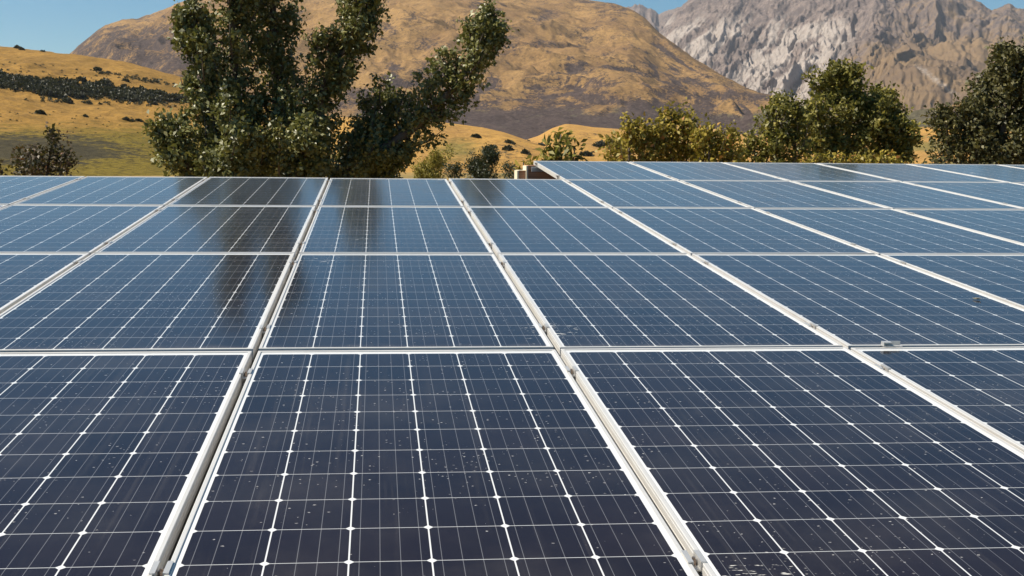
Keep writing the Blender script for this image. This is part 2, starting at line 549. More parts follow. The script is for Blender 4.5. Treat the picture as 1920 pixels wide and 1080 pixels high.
def glass_mat():
    T = NT('silicon_cells_under_glass')
    tc = T.n('TexCoord').outputs['Object']
    s = T.n('SeparateXYZ', {0: tc})
    geo = T.n('NewGeometry').outputs['Position']
    info = T.n('ObjectInfo').outputs['Random']
    x, y = s.outputs[0], s.outputs[1]
    u = T.math('DIVIDE', T.math('ADD', x, 3 * CW), CW)
    v = T.math('DIVIDE', T.math('SUBTRACT', PL / 2 - MT, y), CH)
    fu, fv = T.math('FRACT', u), T.math('FRACT', v)
    du = T.math('MULTIPLY', T.math('SUBTRACT', 0.5, T.math('ABSOLUTE', T.math('SUBTRACT', fu, 0.5))), CW)
    dv = T.math('MULTIPLY', T.math('SUBTRACT', 0.5, T.math('ABSOLUTE', T.math('SUBTRACT', fv, 0.5))), CH)
    col = T.ramp(du, 0.0018, 0.0013)
    row = T.ramp(dv, 0.0010, 0.0006)
    dia = T.ramp(T.math('ADD', du, dv), 0.0112, 0.0100)
    gap = T.math('MAXIMUM', T.math('MAXIMUM', col, row), dia)
    # outside the block of cells: white backsheet
    inu = T.math('MULTIPLY', T.math('GREATER_THAN', u, 0.0), T.math('LESS_THAN', u, 6.0))
    inv = T.math('MULTIPLY', T.math('GREATER_THAN', v, 0.0), T.math('LESS_THAN', v, 12.0))
    inside = T.math('MULTIPLY', inu, inv)
    gap = T.math('MAXIMUM', gap, T.math('SUBTRACT', 1.0, inside))
    # four thin ribbons on each cell
    fb = T.math('FRACT', T.math('MULTIPLY', u, 4.0))
    db = T.math('MULTIPLY', T.math('ABSOLUTE', T.math('SUBTRACT', fb, 0.5)), CW / 4)
    bus = T.math('MULTIPLY', T.ramp(db, 0.0009, 0.0005), 0.17)
    # each cell has its own slight tone
    cid = T.n('CombineXYZ', {0: T.math('FLOOR', u), 1: T.math('FLOOR', v), 2: T.math('MULTIPLY', info, 91.0)})
    wn_ = T.n('TexWhiteNoise', {'Vector': cid}).outputs['Value']
    cell = T.mix(wn_, (0.0085, 0.0062, 0.0085), (0.0125, 0.0085, 0.0105))
    cell = T.mix(T.math('MULTIPLY', T.noise(geo, 7, 3), 0.25), cell, (0.019, 0.0095, 0.012))
    c = T.mix(bus, cell, (0.62, 0.64, 0.68))
    c = T.mix(gap, c, (0.60, 0.61, 0.62))
    # dust film, specks and splashes of dried water and droppings
    film = T.ramp(T.noise(geo, 2.3, 6, 0.65), 0.40, 0.80)
    c = T.mix(T.math('MULTIPLY', film, 0.035), c, (0.5, 0.46, 0.42))
    wob = T.n('VectorMath', {0: T.noise(geo, 260.0, 3, 0.7, out=1), 1: (0.010, 0.006, 0.0)}, operation='MULTIPLY')
    wgeo = T.n('VectorMath', {0: geo, 1: wob}, operation='ADD')
    vs = T.n('Mapping', {'Vector': wgeo, 'Scale': (1.0, 1.3, 1.0)})
    vor = T.n('TexVoronoi', {'Vector': vs, 'Scale': 95.0})
    sel = T.n('SeparateColor', {0: vor.outputs['Color']})
    dens = T.ramp(T.noise(geo, 1.6, 5, 0.7), 0.34, 0.80)
    rad = T.math('MULTIPLY', T.math('POWER', sel.outputs[1], 3.0), 0.30)
    sp_ = T.math('MULTIPLY', T.math('LESS_THAN', vor.outputs['Distance'], rad), T.math('LESS_THAN', sel.outputs[0], dens))
    c = T.mix(T.math('MULTIPLY', sp_, T.math('ADD', 0.12, T.math('MULTIPLY', sel.outputs[2], 0.42))), c, (0.62, 0.60, 0.58))
    # splashes: a few loose clusters, stretched along the rows
    v2 = T.n('TexVoronoi', {'Vector': geo, 'Scale': 1.15})
    s2 = T.n('SeparateColor', {0: v2.outputs['Color']})
    near = T.math('MULTIPLY', T.ramp(v2.outputs['Distance'], 0.30, 0.02), T.math('LESS_THAN', s2.outputs[0], 0.42))
    m3 = T.n('Mapping', {'Vector': geo, 'Scale': (26.0, 95.0, 95.0)})
    n3 = T.noise(m3, 1.0, 3, 0.6)
    spl = T.ramp(T.math('ADD', n3, T.math('MULTIPLY', near, 0.19)), 0.755, 0.83)
    spl = T.math('MULTIPLY', spl, T.math('GREATER_THAN', near, 0.02))
    c = T.mix(T.math('MULTIPLY', spl, 0.7), c, (0.66, 0.65, 0.62))
    # grime gathered along the lower edge and faint dried rain runs down the glass
    low = T.ramp(T.math('ADD', y, T.math('MULTIPLY', T.noise(geo, 14, 4), 0.10)), -PL / 2 + 0.12, -PL / 2 + 0.03)
    c = T.mix(T.math('MULTIPLY', low, 0.16), c, (0.42, 0.37, 0.31))
    run = T.noise(T.n('Mapping', {'Vector': geo, 'Scale': (42.0, 1.1, 1.1)}), 1.0, 4, 0.6)
    c = T.mix(T.math('MULTIPLY', T.ramp(run, 0.56, 0.78), 0.035), c, (0.5, 0.46, 0.42))
    dirt = T.math('MAXIMUM', T.math('MULTIPLY', sp_, 0.5), spl)
    rough = T.math('ADD', T.math('ADD', 0.105, T.math('MULTIPLY', film, 0.05)), T.math('MULTIPLY', dirt, 0.4))
    T.pset(Base_Color=c, Roughness=rough, IOR=1.36)
    T.pset(Sheen_Weight=0.30, Sheen_Roughness=0.22, Sheen_Tint=(0.84, 0.84, 0.86, 1))
    rip = T.n('Bump', {'Height': T.noise(geo, 5.0, 2, 0.5), 'Strength': 0.04, 'Distance': 0.01})
    T.set(T.b.inputs['Normal'], rip)
    return T.m


M_AL = aluminium('anodised_aluminium')
M_CLAMP = aluminium('clamp_aluminium', 0.62, 0.36, 0.6)
M_GLASS = glass_mat()


def simple(name, col, rough=0.6, metal=0.0, var=0.2, sc_=8.0):
    T = NT(name)
    P = T.n('NewGeometry').outputs['Position']
    n = T.noise(P, sc_, 6, 0.65)
    T.pset(Base_Color=T.mix(T.ramp(n, 0.3, 0.7), col, [v * (1 - var) for v in col]), Roughness=rough, Metallic=metal)
    return T.m


M_BOLT = simple('steel_bolt', (0.42, 0.33, 0.27), 0.35, 0.8)
M_ROOF = simple('painted_roof_sheet', (0.20, 0.185, 0.175), 0.5, 0.1)

# ------------------------------------------------------------------ panels
GX = 0.0295                         # gap centre lies this far left of the first cell


def frame_mesh():
    W, L = PW / 2, PL / 2
    prof = [(0.030, -PH), (0.030, -PH + 0.002), (0.002, -PH + 0.002), (0.0, -PH), ]
    # outer wall with two shallow grooves, rounded lip, inner drop onto the glass
    prof = [(0.028, -0.038), (0.028, -0.040), (0.0, -0.040), (0.0, -0.026), (0.0008, -0.0255), (0.0008, -0.0235), (0.0, -0.023),
            (0.0, -0.0095), (0.0008, -0.009), (0.0008, -0.007), (0.0, -0.0065), (0.0, -0.0014), (0.0005, -0.0004), (0.0015, 0.0),
            (0.0095, 0.0), (0.0105, -0.0004), (0.0110, -0.0012), (0.0110, -0.0060)]
    v, f = [], []
    n = len(prof)
    for sx, sy_ in ((-1, -1), (1, -1), (1, 1), (-1, 1)):
        for d, z in prof:
            v.append((sx * (W - d), sy_ * (L - d), z))
    for k in range(4):
        a, b = k * n, ((k + 1) % 4) * n
        for i in range(n - 1):
            f.append((a + i, b + i, b + i + 1, a + i + 1))
    me = bpy.data.meshes.new('frame')
    me.from_pydata(v, [], [tuple(reversed(q)) for q in f])
    me.update()
    return me


def slab(x0, x1, y0, y1, z0, z1, name):
    b = MB()
    b.box(x0, x1, y0, y1, z0, z1)
    return b.mesh(name)


me_frame = frame_mesh()
me_glass = slab(-PW / 2 + 0.008, PW / 2 - 0.008, -PL / 2 + 0.008, PL / 2 - 0.008, -0.0075, -0.0035, 'glass')
me_frame.materials.append(M_AL)
me_glass.materials.append(M_GLASS)


def in_view(pts):
    px, py = proj_px(np.array([tuple(p) for p in pts]))
    return bool(((px > 0) & (px < 1920) & (py > 0) & (py < 1080)).any())


ROWS = ['nearest', 'second', 'third', 'fourth', 'farthest']
ORD = ['leftmost', 'second from left', 'third from left', 'fourth from left', 'fifth from left', 'sixth from left', 'seventh from left', 'eighth from left', 'ninth from left', 'tenth from left', 'eleventh from left']
COLS = {0: (-2, 3), 1: (-3, 4), 2: (-4, 6), 3: (-5, 7), 4: (2, 8)}


def pc(c, j):
    """centre of panel c, j in array coordinates"""
    top = j * PY + MT
    return c * PX + 3 * CW, top - PL / 2


proto = None
n_panel = 0
for j in range(5):
    vis = []
    for c in range(COLS[j][0], COLS[j][1] + 1):
        x, y = pc(c, j)
        pts = [AW(x + a * PW / 2, y + b * PL / 2) for a in np.linspace(-1, 1, 25) for b in np.linspace(-1, 1, 31)]
        vis.append((c, in_view(pts)))
    seen = [c for c, v in vis if v]
    for c, v in vis:
        x, y = pc(c, j)
        if v:
            i = seen.index(c)
            pos = 'rightmost' if i == len(seen) - 1 else ORD[i]
            row = 'short farthest row' if j == 4 else ROWS[j] + ' row of the array'
            lab = 'dark silicon solar panel in the %s, %s' % (row, pos)
        else:
            lab = 'solar panel past the photo\'s %s edge in the %s row' % ('left' if c < seen[0] else 'right', ROWS[j])
        jit = [random.uniform(-1, 1) for _ in range(3)]
        loc = AW(x + jit[0] * 0.0010, y + jit[1] * 0.0012, jit[2] * 0.0008)
        if proto is None:
            root = thing('solar_panel', lab, 'solar panel', loc, (ALPHA, 0, 0), 'solar panels laid in rows on the roof')
            link_mesh('frame', me_frame, None, root)
            link_mesh('glass_face', me_glass, None, root)
            proto = root
        else:
            root = proto.copy()
            COL.objects.link(root)
            root.location = loc
            root.rotation_euler = (ALPHA + random.uniform(-1, 1) * 0.0011, random.uniform(-1, 1) * 0.0013, random.uniform(-1, 1) * 0.0004)
            root['label'] = lab
            for ch in list(proto.children):
                k = ch.copy()
                COL.objects.link(k)
                k.parent = root
        n_panel += 1

# ------------------------------------------------------------------ clamps, rails
CL_TOP, CL_BOT = 0.262, 0.315       # clamp distance from upper and lower panel edge


def clamp_meshes():
    h = 0.0100
    b = MB()
    # U channel: two flanges resting on the frames, two webs going down, a floor plate
    w = h - 0.0006
    l = 0.026
    b.box(-w - 0.0085, -w + 0.0022, -l, l, 0.0004, 0.0036)
    b.box(w - 0.0022, w + 0.0085, -l, l, 0.0004, 0.0036)
    b.box(-w, -w + 0.0024, -l, l, -0.017, 0.0003)
    b.box(w - 0.0024, w, -l, l, -0.017, 0.0003)
    b.box(-w + 0.0025, w - 0.0025, -l, l, -0.0165, -0.0135)
    k = MB()
    k.ngon_prism(16, 0.0072, 0, 0, -0.0134, -0.0120)
    k.ngon_prism(6, 0.0064, 0, 0, -0.0119, -0.0040, 0.3)
    k.ngon_prism(10, 0.0036, 0, 0, -0.0039, 0.0010)
    k.ngon_prism(8, 0.0042, 0, 0, -0.0400, -0.0166)
    return b.mesh('clamp_body'), k.mesh('bolt')


me_cl, me_bolt = clamp_meshes()
me_cl.materials.append(M_CLAMP)
me_bolt.materials.append(M_BOLT)
cproto = None
for j in range(5):
    top = j * PY + MT
    for e, yy in (('upper', top - CL_TOP), ('lower', top - PL + CL_BOT)):
        seen = []
        lo, hi = COLS[j]
        for i in range(lo + (0 if j == 4 else 1), hi + 1):
            p = AW(i * PX - GX, yy)
            if in_view([p]): seen.append((i, p))
        for n_, (i, p) in enumerate(seen):
            gapn = 'left edge' if (j == 4 and i == 2) else None
            order = 'only gap' if len(seen) == 1 else ('rightmost gap' if n_ == len(seen) - 1 else ('leftmost gap' if n_ == 0 else ORD[n_].replace(' from left', ' gap from left')))
            lab = 'silver clamp near %s end of %s panel row, %s with one there' % (e, ROWS[j], order)
            if gapn: lab = 'silver clamp on open left edge of the farthest row, %s end' % e
            if cproto is None:
                root = thing('panel_clamp', lab, 'clamp', p, (ALPHA, 0, 0), 'clamps bolted between the solar panels')
                link_mesh('clamp_body', me_cl, None, root)
                link_mesh('bolt', me_bolt, None, root)
                cproto = root
            else:
                root = cproto.copy()
                COL.objects.link(root)
                root.location = p
                root['label'] = lab
                for ch in list(cproto.children):
                    k = ch.copy()
                    COL.objects.link(k)
                    k.parent = root
        # rail beneath
        x0 = (lo * PX - 0.12) if j < 4 else 2 * PX - GX - 0.045
        x1 = hi * PX + PX
        rb = MB()
        rb.box(x0, x1, -0.020, 0.020, -PH - 0.047, -PH - 0.0435)
        rb.box(x0, x1, -0.020, -0.016, -PH - 0.043, -PH - 0.002)
        rb.box(x0, x1, 0.016, 0.020, -PH - 0.043, -PH - 0.002)
        rb.box(x0, x1, -0.0155, -0.006, -PH - 0.006, -PH - 0.003)
        rb.box(x0, x1, 0.006, 0.0155, -PH - 0.006, -PH - 0.003)
        ro = link_mesh('mounting_rail', rb.mesh('mounting_rail'), M_CLAMP)
        ro.location = AW(0, yy)
        ro.rotation_euler = (ALPHA, 0, 0)
        tag(ro, 'aluminium mounting rail under the %s panel row, glimpsed through gaps at its %s end' % (ROWS[j], e), 'rail', 'rails under the solar panels')

# loose bracket lying over the joint between the two front rows
bb = MB()
bb.box(-0.034, 0.034, -0.011, 0.011, 0.0004, 0.003)
bb.box(-0.034, 0.034, 0.0085, 0.011, 0.0031, 0.016)
bb.box(-0.034, -0.004, -0.011, 0.0084, 0.0131, 0.016)
bb.box(-0.034, -0.0315, -0.011, 0.0084, 0.0031, 0.013)
bo = link_mesh('bracket', bb.mesh('bracket'), M_CLAMP)
bo.location = AW(2.155, 0.046)
bo.rotation_euler = (ALPHA, 0, 0)
tag(bo, 'small pale metal bracket lying across the joint between the two nearest panel rows', 'bracket')

# ------------------------------------------------------------------ building below the array
bld = thing('building', 'low timber building whose flat sloping roof carries the solar panels', 'building', (0, 0, 0))
X0, X1, Y0, Y1 = -6.4, 10.2, -3.0, 8.02


def roof_mesh(x0, x1, y0, y1):
    b = MB()
    z = -0.150
    xs, zs = [], []
    x = x0
    while x < x1 - 0.2:
        for dx, dz in ((0, 0), (0.13, 0), (0.145, 0.024), (0.175, 0.024)):
            xs.append(x + dx)
            zs.append(z + dz)
        x += 0.19
    v = []
    for yy in (y0, y1):
        v += [tuple(AW(a, yy, c)) for a, c in zip(xs, zs)]
    for yy in (y0, y1):
        v += [tuple(AW(a, yy, c - 0.02)) for a, c in zip(xs, zs)]
    n = len(xs)
    f = []
    for i in range(n - 1):
        f.append((i, i + 1, n + i + 1, n + i))
        f.append((2 * n + i, 3 * n + i, 3 * n + i + 1, 2 * n + i + 1))
        f.append((i, 2 * n + i, 2 * n + i + 1, i + 1))
        f.append((n + i, n + i + 1, 3 * n + i + 1, 3 * n + i))
    f += [(0, n, 3 * n, 2 * n), (n - 1, 3 * n - 1, 4 * n - 1, 2 * n - 1)]
    b.poly(v, f)
    return b.mesh('roof')


def wood_mat():
    T = NT('brown_timber_boards')
    P = T.n('NewGeometry').outputs['Position']
    st = T.n('Mapping', {'Vector': P, 'Scale': (0.5, 0.5, 9.0)})
    g = T.noise(st, 6.0, 6, 0.65)
    c = T.mix(T.ramp(g, 0.3, 0.7), (0.50, 0.27, 0.15), (0.32, 0.16, 0.09))
    z = T.n('SeparateXYZ', {0: P}).outputs[2]
    ln = T.math('ABSOLUTE', T.math('SUBTRACT', T.math('FRACT', T.math('MULTIPLY', z, 9.0)), 0.5))
    c = T.mix(T.ramp(ln, 0.46, 0.49), c, (0.12, 0.07, 0.04))
    T.pset(Base_Color=c, Roughness=0.65)
    return T.m


M_WOOD = wood_mat()
YB = 3 * PY + MT + 0.10           # back of the long rows
link_mesh('roof', roof_mesh(X0, X1, Y0, YB), M_ROOF, bld)
wb = MB()
hw = AW(0, Y0, -0.17).z
wb.box(X0 + 0.15, X1 - 0.15, Y0 + 0.15, YB - 0.15, 0, hw - 0.05)
link_mesh('wall', wb.mesh('wall'), M_WOOD, bld)

ann = thing('annexe', 'brown timber upstand with pale edge trim under the open corner of the farthest panels', 'annexe', (0, 0, 0))
# timber block whose face shows under the open corner of the far row
pL = at(990, 322, 11.62)
xl = pL.x
yb = pL.y
wz = AW(0, yb, -0.044).z
w2 = MB()
w2.box(xl, X1, yb, yb + 0.30, 0, wz)
link_mesh('wall', w2.mesh('wall'), M_WOOD, ann)
w3 = MB()
w3.box(at(973.5, 322, 11.62).x, xl - 0.02, yb + 0.04, yb + 0.30, 0, at(980, 320.5, 11.62).z)
link_mesh('low_wall', w3.mesh('low_wall'), M_WOOD, ann)
M_TRIM = simple('cream_trim', (0.80, 0.70, 0.52), 0.5)
t3 = MB()
t3.box(xl - 0.019, xl - 0.0005, yb - 0.012, yb + 0.28, 0, wz - 0.004)
xw = at(973.5, 322, 11.62).x
t3.box(xw - 0.018, xw - 0.001, yb + 0.03, yb + 0.28, 0, at(980, 320.0, 11.62).z)
t3.box(xw - 0.0009, xl - 0.021, yb + 0.03, yb + 0.28, at(980, 320.4, 11.62).z, at(980, 319.4, 11.62).z)
link_mesh('edge_trim', t3.mesh('edge_trim'), M_TRIM, ann)


# ------------------------------------------------------------------ vegetation
def leaf_mat(name, c1, c2, c3, rough=0.38, trans=0.22, spec=0.5):
    T = NT(name)
    tone = T.attr('tone')
    c = T.mix(T.ramp(tone, 0.0, 0.6), c1, c2)
    c = T.mix(T.ramp(tone, 0.72, 0.95), c, c3)
    T.pset(Base_Color=c, Roughness=rough)
    T.b.inputs['Specular IOR Level'].default_value = spec
    tr = T.n('BsdfTranslucent', {'Color': T.mix(0.5, c, (0.16, 0.17, 0.02))})
    ms = T.n('MixShader', {0: trans, 1: T.b.outputs[0], 2: tr.outputs[0]})
    T.t.links.new(ms.outputs[0], T.out.inputs[0])
    return T.m


def bark_mat(name, col):
    T = NT(name)
    P = T.n('NewGeometry').outputs['Position']
    st = T.n('Mapping', {'Vector': P, 'Scale': (9, 9, 1.6)})
    n = T.noise(st, 3.0, 6, 0.7)
    T.pset(Base_Color=T.mix(n, [v * 0.5 for v in col], [v * 1.3 for v in col]), Roughness=0.9)
    T.set(T.b.inputs['Normal'], T.n('Bump', {'Height': n, 'Strength': 0.6, 'Distance': 0.02}))
    return T.m


M_BARK = bark_mat('grey_brown_bark', (0.11, 0.085, 0.065))
L_BIG = leaf_mat('glossy_dark_leaf', (0.05, 0.06, 0.02), (0.18, 0.18, 0.06), (0.34, 0.31, 0.13), 0.45, 0.22, 0.5)  # brightest tone, on random leaves, also stands in for sun glints
L_MID = leaf_mat('olive_leaf', (0.065, 0.072, 0.02), (0.21, 0.19, 0.045), (0.40, 0.33, 0.08), 0.5, 0.32, 0.3)
L_AUT = leaf_mat('autumn_leaf', (0.12, 0.11, 0.024), (0.36, 0.28, 0.05), (0.46, 0.20, 0.06), 0.5, 0.32, 0.3)
L_DK2 = leaf_mat('dull_olive_leaf', (0.035, 0.04, 0.018), (0.10, 0.092, 0.035), (0.22, 0.18, 0.07), 0.5, 0.15, 0.25)
L_RED = leaf_mat('reddish_leaf', (0.032, 0.038, 0.02), (0.085, 0.06, 0.035), (0.20, 0.075, 0.05), 0.5, 0.15, 0.2)
L_DARK = leaf_mat('dark_needle', (0.016, 0.024, 0.012), (0.035, 0.045, 0.018), (0.07, 0.075, 0.03), 0.5, 0.1, 0.4)
L_YEL = leaf_mat('yellow_green_leaf', (0.16, 0.14, 0.025), (0.30, 0.25, 0.05), (0.38, 0.30, 0.07), 0.6, 0.3, 0.3)
L_SCRUB = leaf_mat('dark_scrub_leaf', (0.026, 0.030, 0.020), (0.042, 0.044, 0.026), (0.055, 0.05, 0.034), 0.6, 0.1, 0.3)


def unit(a):
    return a / (np.linalg.norm(a, axis=-1, keepdims=True) + 1e-9)


def leaf_mesh(name, P, AX, L, tone, asp=0.30, fold=0.15, bias=None):
    """P base, AX direction, L length (n) -> rhombic folded leaves"""
    n = len(P)
    AX = unit(AX)
    rnd = unit(rng.normal(size=(n, 3)))
    if bias is not None: rnd = rnd * 0.75 + bias
    S = unit(np.cross(rnd, AX))
    N = np.cross(AX, S)
    L = np.asarray(L)[:, None]
    w = L * asp
    m = P + AX * L * 0.45
    v0, v1, v2, v3 = P, m + S * w + N * L * fold, P + AX * L - N * L * fold * 0.6, m - S * w + N * L * fold
    V = np.stack([v0, v1, v2, v3], 1).reshape(-1, 3)
    i = np.arange(n) * 4
    Fq = np.stack([i, i + 1, i + 2, i + 3], 1)
    return mesh_np(name, V, Fq, False, {'tone': np.repeat(tone, 4)})


def plume(spine, n_tw, lpt, tw_len, leaf, upb=0.9, seed=1, shell=0.45, spread=0.5):
    """spine: list of (Vector, radius). returns leaf base points, axes, lengths"""
    Q = np.array([tuple(p) for p, r in spine])
    Rr = np.array([r for p, r in spine])
    seg = np.linalg.norm(np.diff(Q, axis=0), axis=1)
    cum = np.concatenate([[0], np.cumsum(seg)])
    tt = np.linspace(0, cum[-1], 200)
    rad_t = np.interp(tt, cum, Rr)
    cdf = np.cumsum(rad_t)
    cdf = cdf / cdf[-1]
    s = np.interp(rng.random(n_tw), cdf, tt)
    base = np.stack([np.interp(s, cum, Q[:, k]) for k in range(3)], 1)
    e = cum[-1] * 0.01 + 1e-4
    tan = unit(np.stack([np.interp(s + e, cum, Q[:, k]) - np.interp(s - e, cum, Q[:, k]) for k in range(3)], 1))
    rad = np.interp(s, cum, Rr)
    a = rng.normal(size=(n_tw, 3))
    rad_dir = unit(a - (a * tan).sum(1, keepdims=True) * tan)
    ph = np.arctan2(rad_dir[:, 0], rad_dir[:, 1])
    sc1 = max(0.25, float(Rr.mean()) * 0.9)
    lump = 0.62 + 0.75 * fbm(s / sc1 + seed * 7.7, ph * 1.1 + seed * 3.1, seed, 3)
    ro = rad * lump * rng.random(n_tw) ** shell
    tb = base + rad_dir * ro[:, None]
    td = unit(rad_dir * 0.8 + tan * upb + rng.normal(size=(n_tw, 3)) * 0.35 + np.array([0, 0, 0.25]))
    k = rng.random((n_tw, lpt))
    tl = tw_len * (0.5 + rng.random(n_tw))
    P = tb[:, None, :] + td[:, None, :] * (k * tl[:, None])[..., None] + rng.normal(size=(n_tw, lpt, 3)) * leaf * spread
    AX = td[:, None, :] * 0.55 + rng.normal(size=(n_tw, lpt, 3)) * 0.75 + np.array([0, 0, -0.25])
    LL = leaf * (0.55 + 0.8 * rng.random((n_tw, lpt)))
    tone = np.clip(rng.random((n_tw, 1)) * 0.55 + rng.random((n_tw, lpt)) * 0.45, 0, 1)
    OB = np.broadcast_to((rad_dir + np.array([0, 0, 0.45]))[:, None, :], P.shape)
    return P.reshape(-1, 3), AX.reshape(-1, 3), LL.ravel(), tone.ravel(), OB.reshape(-1, 3)


def cat(parts):
    return [np.concatenate([p[i] for p in parts]) for i in range(5)]


def px_spine(pts, dist, dd=0.0):
    """pts (px, py, r_px) -> points in space at about the given distance"""
    out = []
    for i, p in enumerate(pts):
        d = dist + dd + (p[3] if len(p) > 3 else 0)
        out.append((at(p[0], p[1], d), p[2] * d / F_PX * 0.86))
    return out


def tree(name, label, category, base_px, dist, plumes, lm, leaf, dens, group=None, tw=0.32, lpt=14, trunk_r=0.16, fold=0.15, asp=0.30, upb=0.9, shell=0.45, spread=0.5, subs=1.0):
    b = at(base_px, 300, dist)
    b.z = -0.05
    root = thing(name, label, category, b, (0, 0, 0), group)
    parts = []
    tb = MB()
    fork = None
    for k, (pts, dd) in enumerate(plumes):
        sp_ = px_spine(pts, dist, dd)
        length = sum((sp_[i + 1][0] - sp_[i][0]).length for i in range(len(sp_) - 1))
        rm = np.mean([r for p, r in sp_])
        n_tw = max(10, int((length * rm * 2 + 2 * sp_[0][1] ** 2) * dens))
        core = [(p, r * (0.52 if subs else 1.0)) for p, r in sp_]
        kw = dict(upb=upb, spread=spread)
        parts.append(plume(core, int(n_tw * (0.26 if subs else 1.0)), lpt, tw, leaf, seed=3 + k + int(base_px) % 50, shell=shell, **kw))
        # side shoots give the crown its feathered outline and the gaps between clumps
        ns = max(3, int(length / max(rm, leaf) * 3.6)) if subs else 0
        for m in range(ns):
            q = (m + random.random()) / ns * (len(sp_) - 1) * 0.93
            i = min(int(q), len(sp_) - 2)
            p0 = sp_[i][0].lerp(sp_[i + 1][0], q - i)
            r0 = sp_[i][1] + (sp_[i + 1][1] - sp_[i][1]) * (q - i)
            tn = (sp_[i + 1][0] - sp_[i][0]).normalized()
            ra = Vector((random.gauss(0, 1), random.gauss(0, 1), random.gauss(0, 1)))
            ra = (ra - tn * ra.dot(tn)).normalized()
            g = random.choice((0.7, 0.85, 1.0, 1.1, 1.3)) * random.uniform(0.9, 1.1) * r0
            upv = (tn * 0.7 + Vector((0, 0, 0.5))).normalized()
            p1 = p0 + ra * g * 0.60 + upv * g * 0.15
            p2 = p1 + ra * g * 0.28 + upv * g * 0.45
            p3 = p2 + ra * g * 0.05 + upv * g * random.uniform(0.15, 0.45)
            if random.random() < 0.28:      # a long thin shoot past the clump outline
                p2 = p1 + ra * g * 0.34 + upv * g * 0.55
                p3 = p2 + ra * g * 0.22 + upv * g * random.uniform(0.45, 0.8)
                g *= 0.5
            sub = [(p0, g * 0.16), (p1, g * 0.30), (p2, g * 0.24), (p3, g * 0.04)]
            parts.append(plume(sub, max(2, int(n_tw * 0.74 / ns * g / max(r0, 1e-3))), lpt, tw * 0.8, leaf, seed=k * 31 + m, shell=0.6, **kw))
            tb.tube([p0 - b, p1 - b, p2 - b, p3 - b], [trunk_r * 0.16 + 0.004, trunk_r * 0.11 + 0.003, trunk_r * 0.06 + 0.003, 0.003], 4)
        # limb
        lim = [b + Vector((0.05 * math.cos(k * 2.1), 0.05 * math.sin(k * 2.1), 0.0))]
        p0 = sp_[0][0]
        lim.append(b.lerp(p0, 0.5) + Vector((0, 0, -0.1)))
        lim += [p for p, r in sp_]
        nl = len(lim)
        tr = trunk_r * (0.75 if k else 1.0)
        tb.tube([p - b for p in lim], [tr * (1 - 0.9 * i / (nl - 1)) + 0.006 for i in range(nl)], 8)
    P, AX, LL, tone, OB = cat(parts)
    P = P - np.array(tuple(b))
    link_mesh('trunk', tb.mesh('trunk', True), M_BARK, root)
    link_mesh('crown', leaf_mesh('crown', P, AX, LL, tone, asp, fold, OB), lm, root)
    return root


# the big tree behind the panels, several upright leaders
tree('broadleaf_tree', 'tall dark glossy tree with several upright leaders and one arm leaning right', 'tree', 520, 26.0, [
    ([(430, 350, 62), (400, 250, 50), (385, 170, 46), (375, 100, 34), (362, 50, 20), (352, 14, 8)], -0.4),
    ([(470, 350, 62), (450, 240, 62), (440, 130, 60), (436, 40, 52), (432, -40, 44), (428, -120, 34), (424, -175, 26), (422, -215, 12)], 0.2),
    ([(530, 350, 60), (520, 240, 58), (515, 130, 50), (512, 40, 44), (512, -40, 38), (520, -120, 30), (518, -170, 22), (516, -205, 10)], 0.9),
    ([(570, 350, 60), (588, 260, 56), (600, 190, 50), (622, 125, 48), (648, 85, 40), (672, 40, 38), (668, 0, 30), (664, -55, 12)], -0.2),
    ([(640, 350, 50), (700, 290, 56), (765, 248, 56), (812, 205, 48), (848, 168, 42), (875, 130, 42), (902, 92, 40), (918, 58, 20), (928, 24, 5)], 0.3),
    ([(390, 350, 55), (345, 300, 42), (318, 262, 26), (305, 235, 8)], -0.9),
    ([(600, 350, 80), (670, 330, 62), (720, 310, 40), (745, 300, 14)], 1.0),
    ([(540, 350, 70), (570, 300, 60), (575, 230, 44)], -0.9),
    ([(420, 350, 60), (430, 300, 60), (470, 250, 50)], -1.6),
    ([(660, 350, 55), (680, 270, 40), (720, 215, 34), (735, 185, 10)], 1.2),
], L_BIG, 0.112, 112, tw=0.34, lpt=20, trunk_r=0.20, upb=1.0)

tree('garden_shrub', 'sparse reddish shrub with bare twigs in front of the left hill', 'shrub', 90, 17.0, [
    ([(85, 345, 40), (90, 310, 36), (97, 275, 15), (101, 250, 4)], 0), ([(70, 345, 30), (55, 310, 26), (42, 295, 8)], 0.2), ([(105, 345, 30), (118, 318, 24), (128, 288, 5)], -0.2),
    ([(60, 345, 26), (75, 318, 20)], -0.3)], L_RED, 0.06, 260, tw=0.16, lpt=9, trunk_r=0.03)
tree('garden_shrub', 'low dark shrub at the far left edge behind the panels', 'shrub', 5, 18.0, [
    ([(-10, 345, 24), (5, 325, 14)], 0), ([(-40, 345, 30), (-40, 315, 20)], 0.1)], L_RED, 0.06, 260, tw=0.14, lpt=9, trunk_r=0.03)

